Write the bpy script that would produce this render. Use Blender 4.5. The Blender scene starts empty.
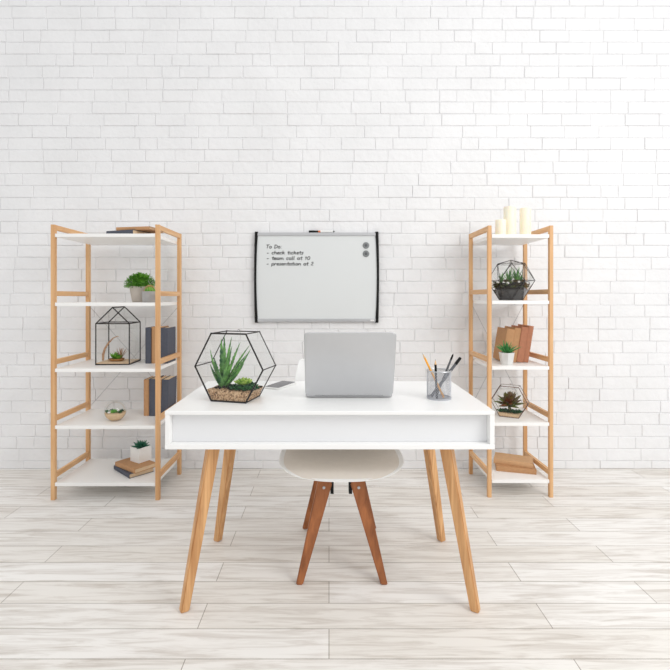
import bpy, bmesh, math, random
from math import sin, cos, pi, radians, sqrt
from mathutils import Vector, Matrix, noise
C = bpy.context.scene
COL = C.collection

# ------------------------------------------------------------------ camera, world, lights
H = 1.166
cam = bpy.data.cameras.new('camera'); cam.sensor_width = 36
cam.lens = 461/670*36
cam.shift_x = (335-329)/670
cam.shift_y = -(335-297)/670
cam.clip_start = .05
cam.dof.use_dof = True; cam.dof.focus_distance = 1.85; cam.dof.aperture_fstop = 8.0
co = bpy.data.objects.new('camera', cam); COL.objects.link(co)
co.location = (0, 0, H); co.rotation_euler = (pi/2, 0, 0)
C.camera = co
W = bpy.data.worlds.new('world'); C.world = W; W.use_nodes = True
_wt = W.node_tree; _bg = _wt.nodes['Background']; _bg.inputs[1].default_value = .89
_g = _wt.nodes.new('ShaderNodeTexCoord'); _s = _wt.nodes.new('ShaderNodeSeparateXYZ'); _r = _wt.nodes.new('ShaderNodeMapRange')
_r.inputs['From Min'].default_value = -.1; _r.inputs['From Max'].default_value = .9
_r.inputs['To Min'].default_value = .84; _r.inputs['To Max'].default_value = 1.22      # soft daylight, brighter overhead
_wt.links.new(_g.outputs['Generated'], _s.inputs[0]); _wt.links.new(_s.outputs['Z'], _r.inputs['Value']); _wt.links.new(_r.outputs[0], _bg.inputs[0])
def area(name, loc, target, size, power, col=(1, 1, 1)):
    l = bpy.data.lights.new(name, 'AREA'); l.shape = 'RECTANGLE'; l.size, l.size_y = size
    l.energy = power; l.color = col
    o = bpy.data.objects.new(name, l); COL.objects.link(o); o.location = loc
    o.rotation_euler = (Vector(target)-Vector(loc)).to_track_quat('-Z', 'Y').to_euler()
    return o
area('window_daylight', (2.7, -.1, 2.8), (-.2, 2.9, .9), (1.7, 1.6), 58, (1, .99, .975))
C.view_settings.view_transform = 'Standard'; C.view_settings.look = 'None'
C.view_settings.gamma = 1; C.view_settings.use_curve_mapping = False
C.view_settings.exposure = -0.04

# ------------------------------------------------------------------ materials
def srgb(r, g, b):
    f = lambda c: c/12.92 if c <= .04045 else ((c+.055)/1.055)**2.4
    return (f(r/255), f(g/255), f(b/255), 1)
class NT:
    def __init__(s, name):
        s.m = bpy.data.materials.new(name); s.m.use_nodes = True
        s.t = s.m.node_tree; s.p = s.t.nodes['Principled BSDF']
    def n(s, typ, **kw):
        x = s.t.nodes.new(typ)
        for k, v in kw.items():
            if k.startswith('i_'):
                x.inputs[k[2:].replace('_', ' ')].default_value = v
            else: setattr(x, k, v)
        return x
    def l(s, a, b): s.t.links.new(a, b)
    def ramp(s, fac, c0, c1, p0=0, p1=1):
        r = s.n('ShaderNodeValToRGB'); e = r.color_ramp.elements
        e[0].color = c0; e[1].color = c1; e[0].position = p0; e[1].position = p1
        s.l(fac, r.inputs[0]); return r.outputs[0]
    def coord(s, scale=(1, 1, 1), kind='Object'):
        tc = s.n('ShaderNodeTexCoord'); mp = s.n('ShaderNodeMapping')
        mp.inputs['Scale'].default_value = scale
        s.l(tc.outputs[kind], mp.inputs[0]); return mp.outputs[0]
def plain(name, c, rough=.5, metal=0, var=.06, scale=30, bump=0, spec=.5, coat=0):
    t = NT(name); p = t.p
    v = t.coord()
    nz = t.n('ShaderNodeTexNoise', i_Scale=scale, i_Detail=4.0); t.l(v, nz.inputs['Vector'])
    lo = tuple(max(0, x*(1-var)) for x in c[:3])+(1,); hi = tuple(min(1, x*(1+var)) for x in c[:3])+(1,)
    t.l(t.ramp(nz.outputs[0], lo, hi, .3, .7), p.inputs['Base Color'])
    p.inputs['Roughness'].default_value = rough; p.inputs['Metallic'].default_value = metal
    p.inputs['Specular IOR Level'].default_value = spec
    if coat: p.inputs['Coat Weight'].default_value = coat
    if bump:
        b = t.n('ShaderNodeBump', i_Strength=bump, i_Distance=.002); t.l(nz.outputs[0], b.inputs['Height'])
        t.l(b.outputs[0], p.inputs['Normal'])
    return t.m
def wood(name, c0, c1, axis=2, rough=.5, sc=1.0):
    t = NT(name)
    s = [34*sc]*3; s[axis] = 1.6*sc
    v = t.coord(tuple(s))
    nz = t.n('ShaderNodeTexNoise', i_Scale=1.0, i_Detail=5.0, i_Roughness=.6, i_Distortion=.6); t.l(v, nz.inputs['Vector'])
    t.l(t.ramp(nz.outputs[0], c0, c1, .32, .68), t.p.inputs['Base Color'])
    t.p.inputs['Roughness'].default_value = rough
    b = t.n('ShaderNodeBump', i_Strength=.15, i_Distance=.001); t.l(nz.outputs[0], b.inputs['Height']); t.l(b.outputs[0], t.p.inputs['Normal'])
    return t.m
def glass(name, tint=(.985, .992, .988, 1), fac=.07):
    t = NT(name); t.t.nodes.remove(t.p)
    tr = t.n('ShaderNodeBsdfTransparent'); tr.inputs[0].default_value = tint
    gl = t.n('ShaderNodeBsdfGlossy'); gl.inputs['Roughness'].default_value = .03
    lw = t.n('ShaderNodeLayerWeight', i_Blend=.25)
    mm = t.n('ShaderNodeMath', operation='MULTIPLY_ADD'); mm.inputs[1].default_value = .22; mm.inputs[2].default_value = fac*.4
    t.l(lw.outputs['Fresnel'], mm.inputs[0])
    mx = t.n('ShaderNodeMixShader'); t.l(mm.outputs[0], mx.inputs[0]); t.l(tr.outputs[0], mx.inputs[1]); t.l(gl.outputs[0], mx.inputs[2])
    t.l(mx.outputs[0], t.t.nodes['Material Output'].inputs[0])
    return t.m
def speck(name, cols, scale, bump=.8, rough=.9):
    t = NT(name); v = t.coord()
    vo = t.n('ShaderNodeTexVoronoi', i_Scale=scale); t.l(v, vo.inputs['Vector'])
    sep = t.n('ShaderNodeSeparateColor'); t.l(vo.outputs['Color'], sep.inputs[0])
    r = t.n('ShaderNodeValToRGB'); e = r.color_ramp.elements
    e[0].color = cols[0]; e[1].color = cols[-1]
    for i, c in enumerate(cols[1:-1]):
        x = e.new((i+1)/(len(cols)-1)); x.color = c
    t.l(sep.outputs[0], r.inputs[0]); t.l(r.outputs[0], t.p.inputs['Base Color'])
    b = t.n('ShaderNodeBump', i_Strength=bump, i_Distance=.003, invert=True); t.l(vo.outputs['Distance'], b.inputs['Height']); t.l(b.outputs[0], t.p.inputs['Normal'])
    t.p.inputs['Roughness'].default_value = rough
    return t.m
def leafmat(name, c0, c1, scale=25, rough=.45):
    t = NT(name); v = t.coord()
    nz = t.n('ShaderNodeTexNoise', i_Scale=scale, i_Detail=3.0); t.l(v, nz.inputs['Vector'])
    t.l(t.ramp(nz.outputs[0], c0, c1, .35, .65), t.p.inputs['Base Color'])
    t.p.inputs['Roughness'].default_value = rough
    return t.m

M = {}
M['brick'] = plain('painted_brick', srgb(238, 238, 239), .75, 0, .03, 3.2)
# finer relief for the painted brick
_t = M['brick'].node_tree; _p = _t.nodes['Principled BSDF']
_tc = _t.nodes.new('ShaderNodeTexCoord'); _n = _t.nodes.new('ShaderNodeTexNoise'); _n.inputs['Scale'].default_value = 22; _n.inputs['Detail'].default_value = 6
_b = _t.nodes.new('ShaderNodeBump'); _b.inputs['Strength'].default_value = .85; _b.inputs['Distance'].default_value = .007
_t.links.new(_tc.outputs['Object'], _n.inputs['Vector']); _t.links.new(_n.outputs[0], _b.inputs['Height']); _t.links.new(_b.outputs[0], _p.inputs['Normal'])
M['mortar'] = plain('painted_mortar', srgb(234, 234, 234), .85, 0, .03, 12)
def floor_mat():
    t = NT('whitewashed_planks'); v = t.coord()
    br = t.n('ShaderNodeTexBrick', i_Scale=1.0); br.offset = .37
    br.inputs['Color1'].default_value = srgb(232, 228, 222); br.inputs['Color2'].default_value = srgb(242, 240, 237)
    br.inputs['Mortar'].default_value = srgb(168, 160, 152); br.inputs['Mortar Size'].default_value = .0016
    br.inputs['Brick Width'].default_value = 1.25; br.inputs['Row Height'].default_value = .135
    t.l(v, br.inputs['Vector'])
    v2 = t.coord((2.2, 26, 1))
    nz = t.n('ShaderNodeTexNoise', i_Scale=1.4, i_Detail=7.0, i_Roughness=.65, i_Distortion=.9); t.l(v2, nz.inputs['Vector'])
    g = t.ramp(nz.outputs[0], srgb(206, 199, 192), (1, 1, 1, 1), .30, .55)
    mx = t.n('ShaderNodeMix', data_type='RGBA', blend_type='MULTIPLY'); mx.inputs[0].default_value = .8
    t.l(br.outputs[0], mx.inputs[6]); t.l(g, mx.inputs[7]); t.l(mx.outputs[2], t.p.inputs['Base Color'])
    t.p.inputs['Roughness'].default_value = .55
    return t.m
M['floor'] = floor_mat()
M['white'] = plain('white_lacquer', srgb(247, 247, 246), .28, 0, .004, 4)
M['panel'] = plain('shaded_white_panel', srgb(233, 234, 236), .35, 0, .004, 4)  # desk white greyed down: shade of the recess is put into the colour
M['board_white'] = plain('white_board_panel', srgb(247, 246, 244), .4, 0, .004, 4)
wl0, wl1 = srgb(204, 151, 100), srgb(233, 190, 141)
M['wood_z'] = wood('bamboo_upright', wl0, wl1, 2)
M['wood_y'] = wood('bamboo_rail', wl0, wl1, 1)
M['oak'] = wood('oak_leg', srgb(186, 132, 82), srgb(232, 184, 130), 2, .5, 1.3)
M['walnut'] = wood('walnut_leg', srgb(128, 72, 34), srgb(176, 108, 60), 2, .45)
M['base_wood'] = wood('pale_birch', srgb(206, 176, 140), srgb(228, 202, 170), 0, .6)
M['stick'] = wood('weathered_twig', srgb(150, 112, 84), srgb(196, 160, 130), 0, .8)
M['black'] = plain('black_plastic', srgb(9, 9, 10), .45, spec=.25)
M['wire'] = plain('black_wire', srgb(40, 36, 36), .45, .3)
M['copper'] = plain('dark_copper_came', srgb(118, 96, 90), .4, .5)
M['steel'] = plain('brushed_steel', srgb(190, 192, 195), .35, .8)
M['aluminium'] = plain('satin_aluminium', srgb(198, 199, 201), .38, .65, .01)
M['mesh'] = plain('silver_mesh', srgb(186, 188, 194), .4, .6)
M['dryerase'] = plain('dry_erase_surface', srgb(224, 227, 227), .3, 0, .005, 3)
M['ink'] = plain('black_ink', srgb(8, 8, 8), .6)
M['grey_book'] = plain('slate_cloth', srgb(78, 82, 94), .7, 0, .06, 60, .1)
M['kraft'] = plain('kraft_cover', srgb(190, 144, 102), .75, 0, .05, 60, .1)
M['kraft_light'] = plain('light_kraft_cover', srgb(206, 164, 122), .75, 0, .05, 60, .1)
M['terracotta'] = plain('brown_cover', srgb(184, 124, 94), .7, 0, .06, 60, .1)
M['pages'] = plain('paper_pages', srgb(226, 200, 166), .85, 0, .08, 150)
M['candle'] = plain('cream_wax', srgb(252, 243, 222), .45, 0, .015, 8)
M['candle'].node_tree.nodes['Principled BSDF'].inputs['Subsurface Weight'].default_value = .25
M['candle'].node_tree.nodes['Principled BSDF'].inputs['Subsurface Radius'].default_value = (.02, .012, .006)
M['wick'] = plain('wick', srgb(90, 80, 70), .9)
M['glass'] = glass('clear_glass')
M['gravel'] = speck('tan_gravel', [srgb(96, 68, 48), srgb(186, 148, 112), srgb(224, 192, 156), srgb(146, 106, 76)], 200)
M['sand'] = speck('pale_sand', [srgb(214, 182, 146), srgb(236, 208, 172)], 500, .3)
M['soil'] = speck('dark_soil', [srgb(22, 20, 20), srgb(58, 50, 44)], 200)
M['stone'] = plain('white_stone', srgb(232, 230, 226), .7)
M['aloe'] = leafmat('aloe_leaf', srgb(32, 88, 44), srgb(122, 176, 92), 26)
M['lime'] = leafmat('lime_succulent', srgb(120, 166, 60), srgb(196, 214, 110), 40)
M['green'] = leafmat('fresh_green_leaf', srgb(62, 138, 36), srgb(128, 196, 70), 40)
M['dgreen'] = leafmat('dark_green_leaf', srgb(24, 70, 42), srgb(56, 112, 62), 40)
M['teal'] = leafmat('blue_green_leaf', srgb(36, 100, 80), srgb(70, 132, 104), 40)
M['bush'] = leafmat('bush_leaf', srgb(44, 104, 22), srgb(116, 180, 54), 50)
M['moss'] = leafmat('moss', srgb(70, 56, 34), srgb(84, 104, 52), 22)
M['burgundy'] = leafmat('burgundy_leaf', srgb(112, 56, 40), srgb(88, 122, 54), 14)
M['taupe'] = plain('taupe_clay', srgb(196, 186, 176), .8, 0, .04, 30, .1)
M['concrete'] = plain('grey_concrete', srgb(174, 172, 170), .85, 0, .06, 40, .2)
M['ceramic'] = plain('white_ceramic', srgb(240, 240, 238), .35, 0, .01)
M['palestone'] = plain('pale_marble', srgb(222, 222, 220), .5, 0, .06, 20)
M['spine'] = plain('tan_spines', srgb(206, 170, 120), .7)
M['darkglass'] = plain('smoked_glass_panel', srgb(62, 60, 60), .25, 0, .12, 14)
M['shell'] = plain('white_shell', srgb(248, 248, 247), .35, 0, .004)
M['cushion'] = plain('beige_leatherette', srgb(230, 222, 212), .5, 0, .02, 40)
M['yellow'] = plain('orange_yellow_lacquer', srgb(246, 172, 44), .35)
M['bare'] = plain('bare_pencil_wood', srgb(222, 184, 140), .7)
M['graphite'] = plain('graphite', srgb(60, 60, 62), .4)
M['orange'] = plain('orange_band', srgb(226, 130, 84), .5)
M['screen'] = plain('dark_screen', srgb(70, 72, 78), .12, 0, .01)
M['greyplastic'] = plain('grey_plastic', srgb(92, 94, 98), .4)
M['magnet'] = plain('grey_magnet', srgb(138, 142, 142), .35, .4)
M['woven'] = plain('woven_tray', srgb(168, 122, 74), .8, 0, .3, 120, .5)

# ------------------------------------------------------------------ mesh helpers
class MB:
    def __init__(s): s.bm = bmesh.new()
    def xf(s, verts, m):
        if m is not None:
            for v in verts: v.co = m @ v.co
    def box(s, c, d, m=None, b=0.0):
        cx, cy, cz = c; dx, dy, dz = d[0]/2, d[1]/2, d[2]/2
        t = bmesh.new()
        vs = [t.verts.new((cx+i*dx, cy+j*dy, cz+k*dz)) for i in (-1, 1) for j in (-1, 1) for k in (-1, 1)]
        for f in ((0, 1, 3, 2), (4, 6, 7, 5), (0, 4, 5, 1), (2, 3, 7, 6), (0, 2, 6, 4), (1, 5, 7, 3)):
            t.faces.new([vs[i] for i in f])
        if b > 0: bmesh.ops.bevel(t, geom=t.edges[:]+t.verts[:], offset=b, segments=2, profile=.5, affect='EDGES')
        s.merge(t, m); return s
    def merge(s, t, m=None):
        mp = {}
        for v in t.verts: mp[v] = s.bm.verts.new(m @ v.co if m is not None else v.co)
        for f in t.faces:
            try: s.bm.faces.new([mp[v] for v in f.verts])
            except ValueError: pass
        t.free()
    def tube(s, pts, r, n=8, cap=True):
        pts = [Vector(p) for p in pts]
        R = r if isinstance(r, (list, tuple)) else [r]*len(pts)
        rings = []; up = None
        for i, p in enumerate(pts):
            a = pts[max(0, i-1)]; b = pts[min(len(pts)-1, i+1)]
            d = (b-a).normalized()
            if up is None or abs(up.dot(d)) > .98:
                up = Vector((0, 0, 1)) if abs(d.z) < .9 else Vector((0, 1, 0))
            x = d.cross(up).normalized(); y = x.cross(d).normalized(); up = y
            rings.append([s.bm.verts.new(p+R[i]*(cos(2*pi*k/n)*x+sin(2*pi*k/n)*y)) for k in range(n)])
        for a, b in zip(rings, rings[1:]):
            for k in range(n): s.bm.faces.new((a[k], a[(k+1) % n], b[(k+1) % n], b[k]))
        if cap:
            s.bm.faces.new(rings[0][::-1]); s.bm.faces.new(rings[-1])
        return s
    def lathe(s, prof, n=32, c=(0, 0, 0), m=None):
        rings = []
        for r, z in prof:
            if r < 1e-5: rings.append([s.bm.verts.new((c[0], c[1], c[2]+z))])
            else: rings.append([s.bm.verts.new((c[0]+r*cos(2*pi*k/n), c[1]+r*sin(2*pi*k/n), c[2]+z)) for k in range(n)])
        for a, b in zip(rings, rings[1:]):
            for k in range(n):
                k2 = (k+1) % n
                if len(a) == 1 and len(b) == 1: continue
                if len(a) == 1: s.bm.faces.new((a[0], b[k2], b[k]))
                elif len(b) == 1: s.bm.faces.new((a[k], a[k2], b[0]))
                else: s.bm.faces.new((a[k], a[k2], b[k2], b[k]))
        if m is not None: s.xf([v for r in rings for v in r], m)
        return s
    def prism(s, poly, z0, z1, b=0.0, m=None):
        # poly: CCW (x,y) about its centroid; rings with small inset for a soft edge
        cx = sum(p[0] for p in poly)/len(poly); cy = sum(p[1] for p in poly)/len(poly)
        def ring(z, ins):
            out = []
            for x, y in poly:
                d = Vector((x-cx, y-cy)); L = d.length
                d = d*((L-ins*1.2)/L) if L else d
                out.append(s.bm.verts.new((cx+d.x, cy+d.y, z)))
            return out
        R = [ring(z0, b), ring(z0+b, 0), ring(z1-b, 0), ring(z1, b)] if b else [ring(z0, 0), ring(z1, 0)]
        n = len(poly)
        for a, c in zip(R, R[1:]):
            for k in range(n): s.bm.faces.new((a[k], a[(k+1) % n], c[(k+1) % n], c[k]))
        s.bm.faces.new(R[0][::-1]); s.bm.faces.new(R[-1])
        if m is not None: s.xf([v for r in R for v in r], m)
        return s
    def quad(s, *p):
        s.bm.faces.new([s.bm.verts.new(q) for q in p]); return s
    def leaf(s, base, az, tilt, L, w, bend=0.0, th=.35, n=7, wide=.35, serr=0, twist=0):
        """fleshy pointed leaf: az heading, tilt from vertical, bend = extra tilt by the tip"""
        p = Vector(base); rings = []
        for i in range(n+1):
            t = i/n
            a = tilt+bend*t
            d = Vector((sin(a)*cos(az), sin(a)*sin(az), cos(a)))
            side = Vector((-sin(az), cos(az), 0))
            if twist: side = (Matrix.Rotation(twist, 3, d) @ side)
            nrm = side.cross(d).normalized()
            if t < wide: ww = w*(.55+.45*sin(pi/2*t/wide))
            else: ww = w*max(0, cos(pi/2*(t-wide)/(1-wide)))**.8
            if serr and 0 < i < n and i % 2: ww *= 1-serr
            if i == n: rings.append([s.bm.verts.new(p)])
            else:
                rings.append([s.bm.verts.new(p+side*ww/2), s.bm.verts.new(p+nrm*ww*th*.35),
                              s.bm.verts.new(p-side*ww/2), s.bm.verts.new(p-nrm*ww*th)])
            p = p+d*(L/n)
        for a, b in zip(rings, rings[1:]):
            for k in range(4):
                if len(b) == 1: s.bm.faces.new((a[k], a[(k+1) % 4], b[0]))
                else: s.bm.faces.new((a[k], a[(k+1) % 4], b[(k+1) % 4], b[k]))
        s.bm.faces.new(rings[0][::-1]); return s
    def blob(s, c, r, sub=1, squash=1, jit=0, seed=0):
        t = bmesh.new(); bmesh.ops.create_icosphere(t, subdivisions=sub, radius=1)
        rr = random.Random(seed)
        for v in t.verts:
            k = 1+jit*(rr.random()-.5)
            v.co = Vector((v.co.x*r*k, v.co.y*r*k, v.co.z*r*squash*k))+Vector(c)
        s.merge(t); return s
def setp(o, label=None, cat=None, group=None, kind=None):
    if label: o['label'] = label
    if cat: o['category'] = cat
    if group: o['group'] = group
    if kind: o['kind'] = kind
def ob(name, mb, mat, parent=None, label=None, smooth=False, loc=None, **kw):
    me = bpy.data.meshes.new(name)
    bmesh.ops.recalc_face_normals(mb.bm, faces=mb.bm.faces[:])
    mb.bm.to_mesh(me); mb.bm.free()
    if smooth:
        for p in me.polygons: p.use_smooth = True
        try: me.set_sharp_from_angle(angle=radians(40))
        except Exception: pass
    for m in (mat if isinstance(mat, (list, tuple)) else [mat]): me.materials.append(m)
    o = bpy.data.objects.new(name, me); COL.objects.link(o)
    if parent: o.parent = parent
    if loc: o.location = loc
    setp(o, label, **kw)
    return o
def thing(name, loc, label, cat, group=None, rz=0, mat=None):
    o = bpy.data.objects.new(name, None); COL.objects.link(o); o.empty_display_size = .05
    if mat is not None: o.matrix_world = mat
    else: o.location = loc; o.rotation_euler = (0, 0, rz)
    setp(o, label, cat, group); return o
def rrect(w, h, r, n=6, cx=0, cy=0):
    out = []
    for sx, sy, a0 in ((1, 1, 0), (-1, 1, pi/2), (-1, -1, pi), (1, -1, 3*pi/2)):
        for i in range(n+1):
            a = a0+pi/2*i/n
            out.append((cx+sx*(w/2-r)+r*cos(a), cy+sy*(h/2-r)+r*sin(a)))
    return out

# ------------------------------------------------------------------ structure
WALL = 3.13
rnd = random.Random(11)
mb = MB()
course = .0812; z0 = 1.191-15*course        # a joint lies at 1.191 m
X0, X1, ZT = -2.75, 2.75, 3.6
row = 0; z = z0
joints = 0
mb2 = MB()
while z < ZT:
    zb, zt = max(z, 0), z+course
    x = X0-rnd.uniform(0, .23)
    while x < X1:
        L = rnd.choice([.232, .232, .232, .232, .2, .118])
        a, b = max(x, X0), min(x+L, X1)
        if b-a > .01 and zt-zb > .01:
            g = .0004+rnd.uniform(0, .0015); yy = WALL-rnd.uniform(-.0006, .0034)
            tl = rnd.uniform(-.0009, .0009)
            i = rnd.uniform(.002, .005)
            j = [rnd.uniform(-.0016, .0016) for _ in range(8)]
            base = [(a+g, zb+g), (b-g, zb+g), (b-g, zt-g), (a+g, zt-g)]
            top = [(a+g+i+j[0], zb+g+i+j[1]), (b-g-i+j[2], zb+g+i+j[3]), (b-g-i+j[4], zt-g-i+j[5]), (a+g+i+j[6], zt-g-i+j[7])]
            lo = [mb.bm.verts.new((p[0], WALL+.006, p[1])) for p in base]
            mi = [mb.bm.verts.new((p[0], WALL+.0015, p[1])) for p in base]
            hi = [mb.bm.verts.new((p[0], yy+(tl if k in (0, 3) else -tl), p[1])) for k, p in enumerate(top)]
            for k in range(4):
                k2 = (k+1) % 4
                mb.bm.faces.new((lo[k], lo[k2], mi[k2], mi[k])); mb.bm.faces.new((mi[k], mi[k2], hi[k2], hi[k]))
            mb.bm.faces.new(hi)
        x += L
    z += course
wall = ob('wall_back', mb, M['brick'], kind='structure')
ob('mortar', MB().box(((X0+X1)/2, WALL+.034, ZT/2), (X1-X0, .06, ZT)), M['mortar'], wall)
ob('floor', MB().box((0, WALL/2-.9, -.03), (5.5, WALL+2.0, .06)), M['floor'], kind='structure')

# ------------------------------------------------------------------ shelving units
SHL = [.100, .428, .755, 1.134, 1.530]      # board heights, left unit
SHR = [.104, .436, .763, 1.145, 1.530]      # board heights, right unit
def shelving(x0, x1, yf, yb, label, SH, pw_):
    cx, cy = (x0+x1)/2, (yf+yb)/2
    t = thing('shelving_unit', (cx, cy, 0), label, 'shelf')
    w = .0125; hx, hy = (x1-x0)/2, (yb-yf)/2
    for sx in (-1, 1):
        for sy in (-1, 1):
            ob('post', MB().box((sx*hx, sy*hy, .791), (pw_, pw_, 1.582), b=.0015), M['wood_z'], t)
        for k, s in enumerate(SH):
            zc = s+.036 if k < 4 else 1.567
            if k == 3: zc = s+.052
            ob('rail', MB().box((sx*hx, 0, zc), (.019, 2*hy-.025, .029), b=.0015), M['wood_y'], t)
    for s in SH:
        ob('shelf_board', MB().box((0, 0, s-.010), (2*hx-.0252, 2*hy+.022, .020), b=.0015), M['board_white'], t, label='white shelf board')
    br = MB()
    for sx in (-1, 1):
        br.tube([(sx*(hx-.012), hy+.004, SH[3]-.035), (-sx*(hx-.012), hy+.006+.003*sx, SH[1]+.02)], .0016, 6)
    ob('cross_brace', br, M['steel'], t, label='thin steel wire cross brace')
    return t
LX0, LX1, LYF, LYB = -1.585, -.985, 2.655, 3.035
RX0, RX1, RYF, RYB = .935, 1.293, 2.69, 3.04
shelving(LX0, LX1, LYF, LYB, 'light wooden shelving unit with white boards left of the desk, holding upright grey books', SHL, .0235)
shelving(RX0, RX1, RYF, RYB, 'narrow light wooden shelving unit with white boards right of the desk, candles on top', SHR, .0218)

# ------------------------------------------------------------------ desk
DF, DB, DW = 1.68, 2.28, .6
DX = .003
d = thing('desk', (DX, (DF+DB)/2, 0), 'white lacquered writing desk on slanted wooden legs in front of the brick wall', 'desk')
hy = (DB-DF)/2
ob('tabletop', MB().box((0, 0, .743), (1.204, 2*hy, .014), b=.0018), M['white'], d)
for sx in (-1, 1):
    ob('side_panel', MB().box((sx*.593, 0, .682), (.017, 2*hy-.004, .108), b=.001), M['white'], d)
ob('bottom_panel', MB().box((0, 0, .619), (1.204, 2*hy, .018), b=.0018), M['white'], d)
ob('front_panel', MB().box((0, -hy+.042, .682), (1.1685, .016, .1075), b=.0008), M['panel'], d)
ob('divider', MB().box((0, .02, .682), (.016, 2*hy-.12, .106)), M['white'], d)
def leg_mesh(top, foot, wt, wf, dt, df, rot=0):
    m = MB(); r = []
    for (p, w, dd) in ((top, wt, dt), (foot, wf, df)):
        r.append([m.bm.verts.new((p[0]+i*w/2*cos(rot)-j*dd/2*sin(rot), p[1]+i*w/2*sin(rot)+j*dd/2*cos(rot), p[2])) for i, j in ((-1, -1), (1, -1), (1, 1), (-1, 1))])
    for k in range(4): m.bm.faces.new((r[0][k], r[0][(k+1) % 4], r[1][(k+1) % 4], r[1][k]))
    m.bm.faces.new(r[0]); m.bm.faces.new(r[1][::-1])
    bmesh.ops.bevel(m.bm, geom=m.bm.edges[:], offset=.004, segments=2, affect='EDGES')
    return m
for sx in (-1, 1):
    for sy, yt, yf, ex in ((-1, 1.765, 1.715, .006), (1, 2.12, 2.21, 0)):
        yc = (DF+DB)/2
        L = ob('leg', leg_mesh((sx*(.438+ex), yt-yc, .610), (sx*(.536+ex), yf-yc, 0), .045, .032, .045, .032, -sx*sy*radians(-30)), M['oak'], d)
        ob('leg_bracket', MB().box((sx*.405, yt-yc+.02*-sy, .607), (.05, .05, .0055)), M['black'], d, label='black leg bracket')

# ------------------------------------------------------------------ chair
ch = thing('shell_chair', (.052, 2.1, 0), 'white shell chair with a beige cushion and brown wooden legs behind the desk', 'chair')
prof = [(1.846, .424, .13), (1.850, .430, .195), (1.862, .440, .238), (1.888, .449, .257), (1.94, .455, .266), (2.02, .452, .268), (2.10, .447, .267),
        (2.18, .450, .262), (2.25, .472, .258), (2.30, .525, .250), (2.335, .61, .242), (2.36, .70, .234), (2.385, .79, .222), (2.397, .832, .212), (2.401, .846, .207), (2.403, .851, .195)]
def shell_pt(i, v, lift=0, ws=1.0):
    y, z, w = prof[i]
    back = min(1, max(0, (z-.46)/.12)) if y > 2.2 else 0
    x = v*w*ws
    e = (v*ws)**4
    return Vector((x, y-2.1-back*e*.055-back*lift, z+(1-back)*(e*(.026 if i > 1 else .012)+lift)))
m = MB(); NV = 18
g = [[m.bm.verts.new(shell_pt(i, -1+2*j/NV)) for j in range(NV+1)] for i in range(len(prof))]
for i in range(len(prof)-1):
    for j in range(NV): m.bm.faces.new((g[i][j], g[i][j+1], g[i+1][j+1], g[i+1][j]))
sh = ob('seat_shell', m, M['shell'], ch, smooth=True)
s_ = sh.modifiers.new('s', 'SOLIDIFY'); s_.thickness = .008; s_.offset = -1
s_ = sh.modifiers.new('b', 'SUBSURF'); s_.levels = 1; s_.render_levels = 2
m = MB()
rowsT, rowsB = [], []
for i in range(0, 9):
    fade = 0 if i in (0, 8) else 1
    rowsT.append([m.bm.verts.new(shell_pt(i, -1+2*j/NV, .006+.020*fade*(1-abs(-1+2*j/NV)**6), .945)) for j in range(NV+1)])
    rowsB.append([m.bm.verts.new(shell_pt(i, -1+2*j/NV, .0035, .945)) for j in range(NV+1)])
for r in rowsT+rowsB:
    pass
for i in range(8):
    for j in range(NV):
        m.bm.faces.new((rowsT[i][j], rowsT[i][j+1], rowsT[i+1][j+1], rowsT[i+1][j]))
        m.bm.faces.new((rowsB[i][j], rowsB[i+1][j], rowsB[i+1][j+1], rowsB[i][j+1]))
    m.bm.faces.new((rowsT[i][0], rowsT[i+1][0], rowsB[i+1][0], rowsB[i][0]))
    m.bm.faces.new((rowsT[i][NV], rowsB[i][NV], rowsB[i+1][NV], rowsT[i+1][NV]))
for R in (0, 8):
    for j in range(NV):
        q = (rowsT[R][j], rowsB[R][j], rowsB[R][j+1], rowsT[R][j+1])
        m.bm.faces.new(q if R == 0 else q[::-1])
cu = ob('seat_cushion', m, M['cushion'], ch, smooth=True, label='beige seat cushion')
s_ = cu.modifiers.new('b', 'SUBSURF'); s_.levels = 1; s_.render_levels = 2
ob('mount', MB().box((0, 0, .424), (.15, .22, .024), b=.003), M['black'], ch, label='black metal mount under the seat')
for sx in (-1, 1):
    for sy in (-1, 1):
        top = Vector((sx*.060, sy*.115-.01, .412)); foot = Vector((sx*.172, sy*.225, 0))
        L = ob('leg', leg_mesh(top, foot, .066, .028, .040, .024), M['walnut'], ch)
        p = top.lerp(foot, .12)
        ob('bolt', MB().lathe([(0, 0), (.006, 0), (.006, .004), (0, .005)], 12, m=Matrix.Translation(p+Vector((0, sy*.0185, 0))) @ Matrix.Rotation(-sy*pi/2, 4, 'X')), M['steel'], L, label='steel bolt')
        ob('bracket', MB().box((sx*.039, sy*.118-.01, .375), (.014, .042, .085)), M['black'], ch, label='black metal bracket')

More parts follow.
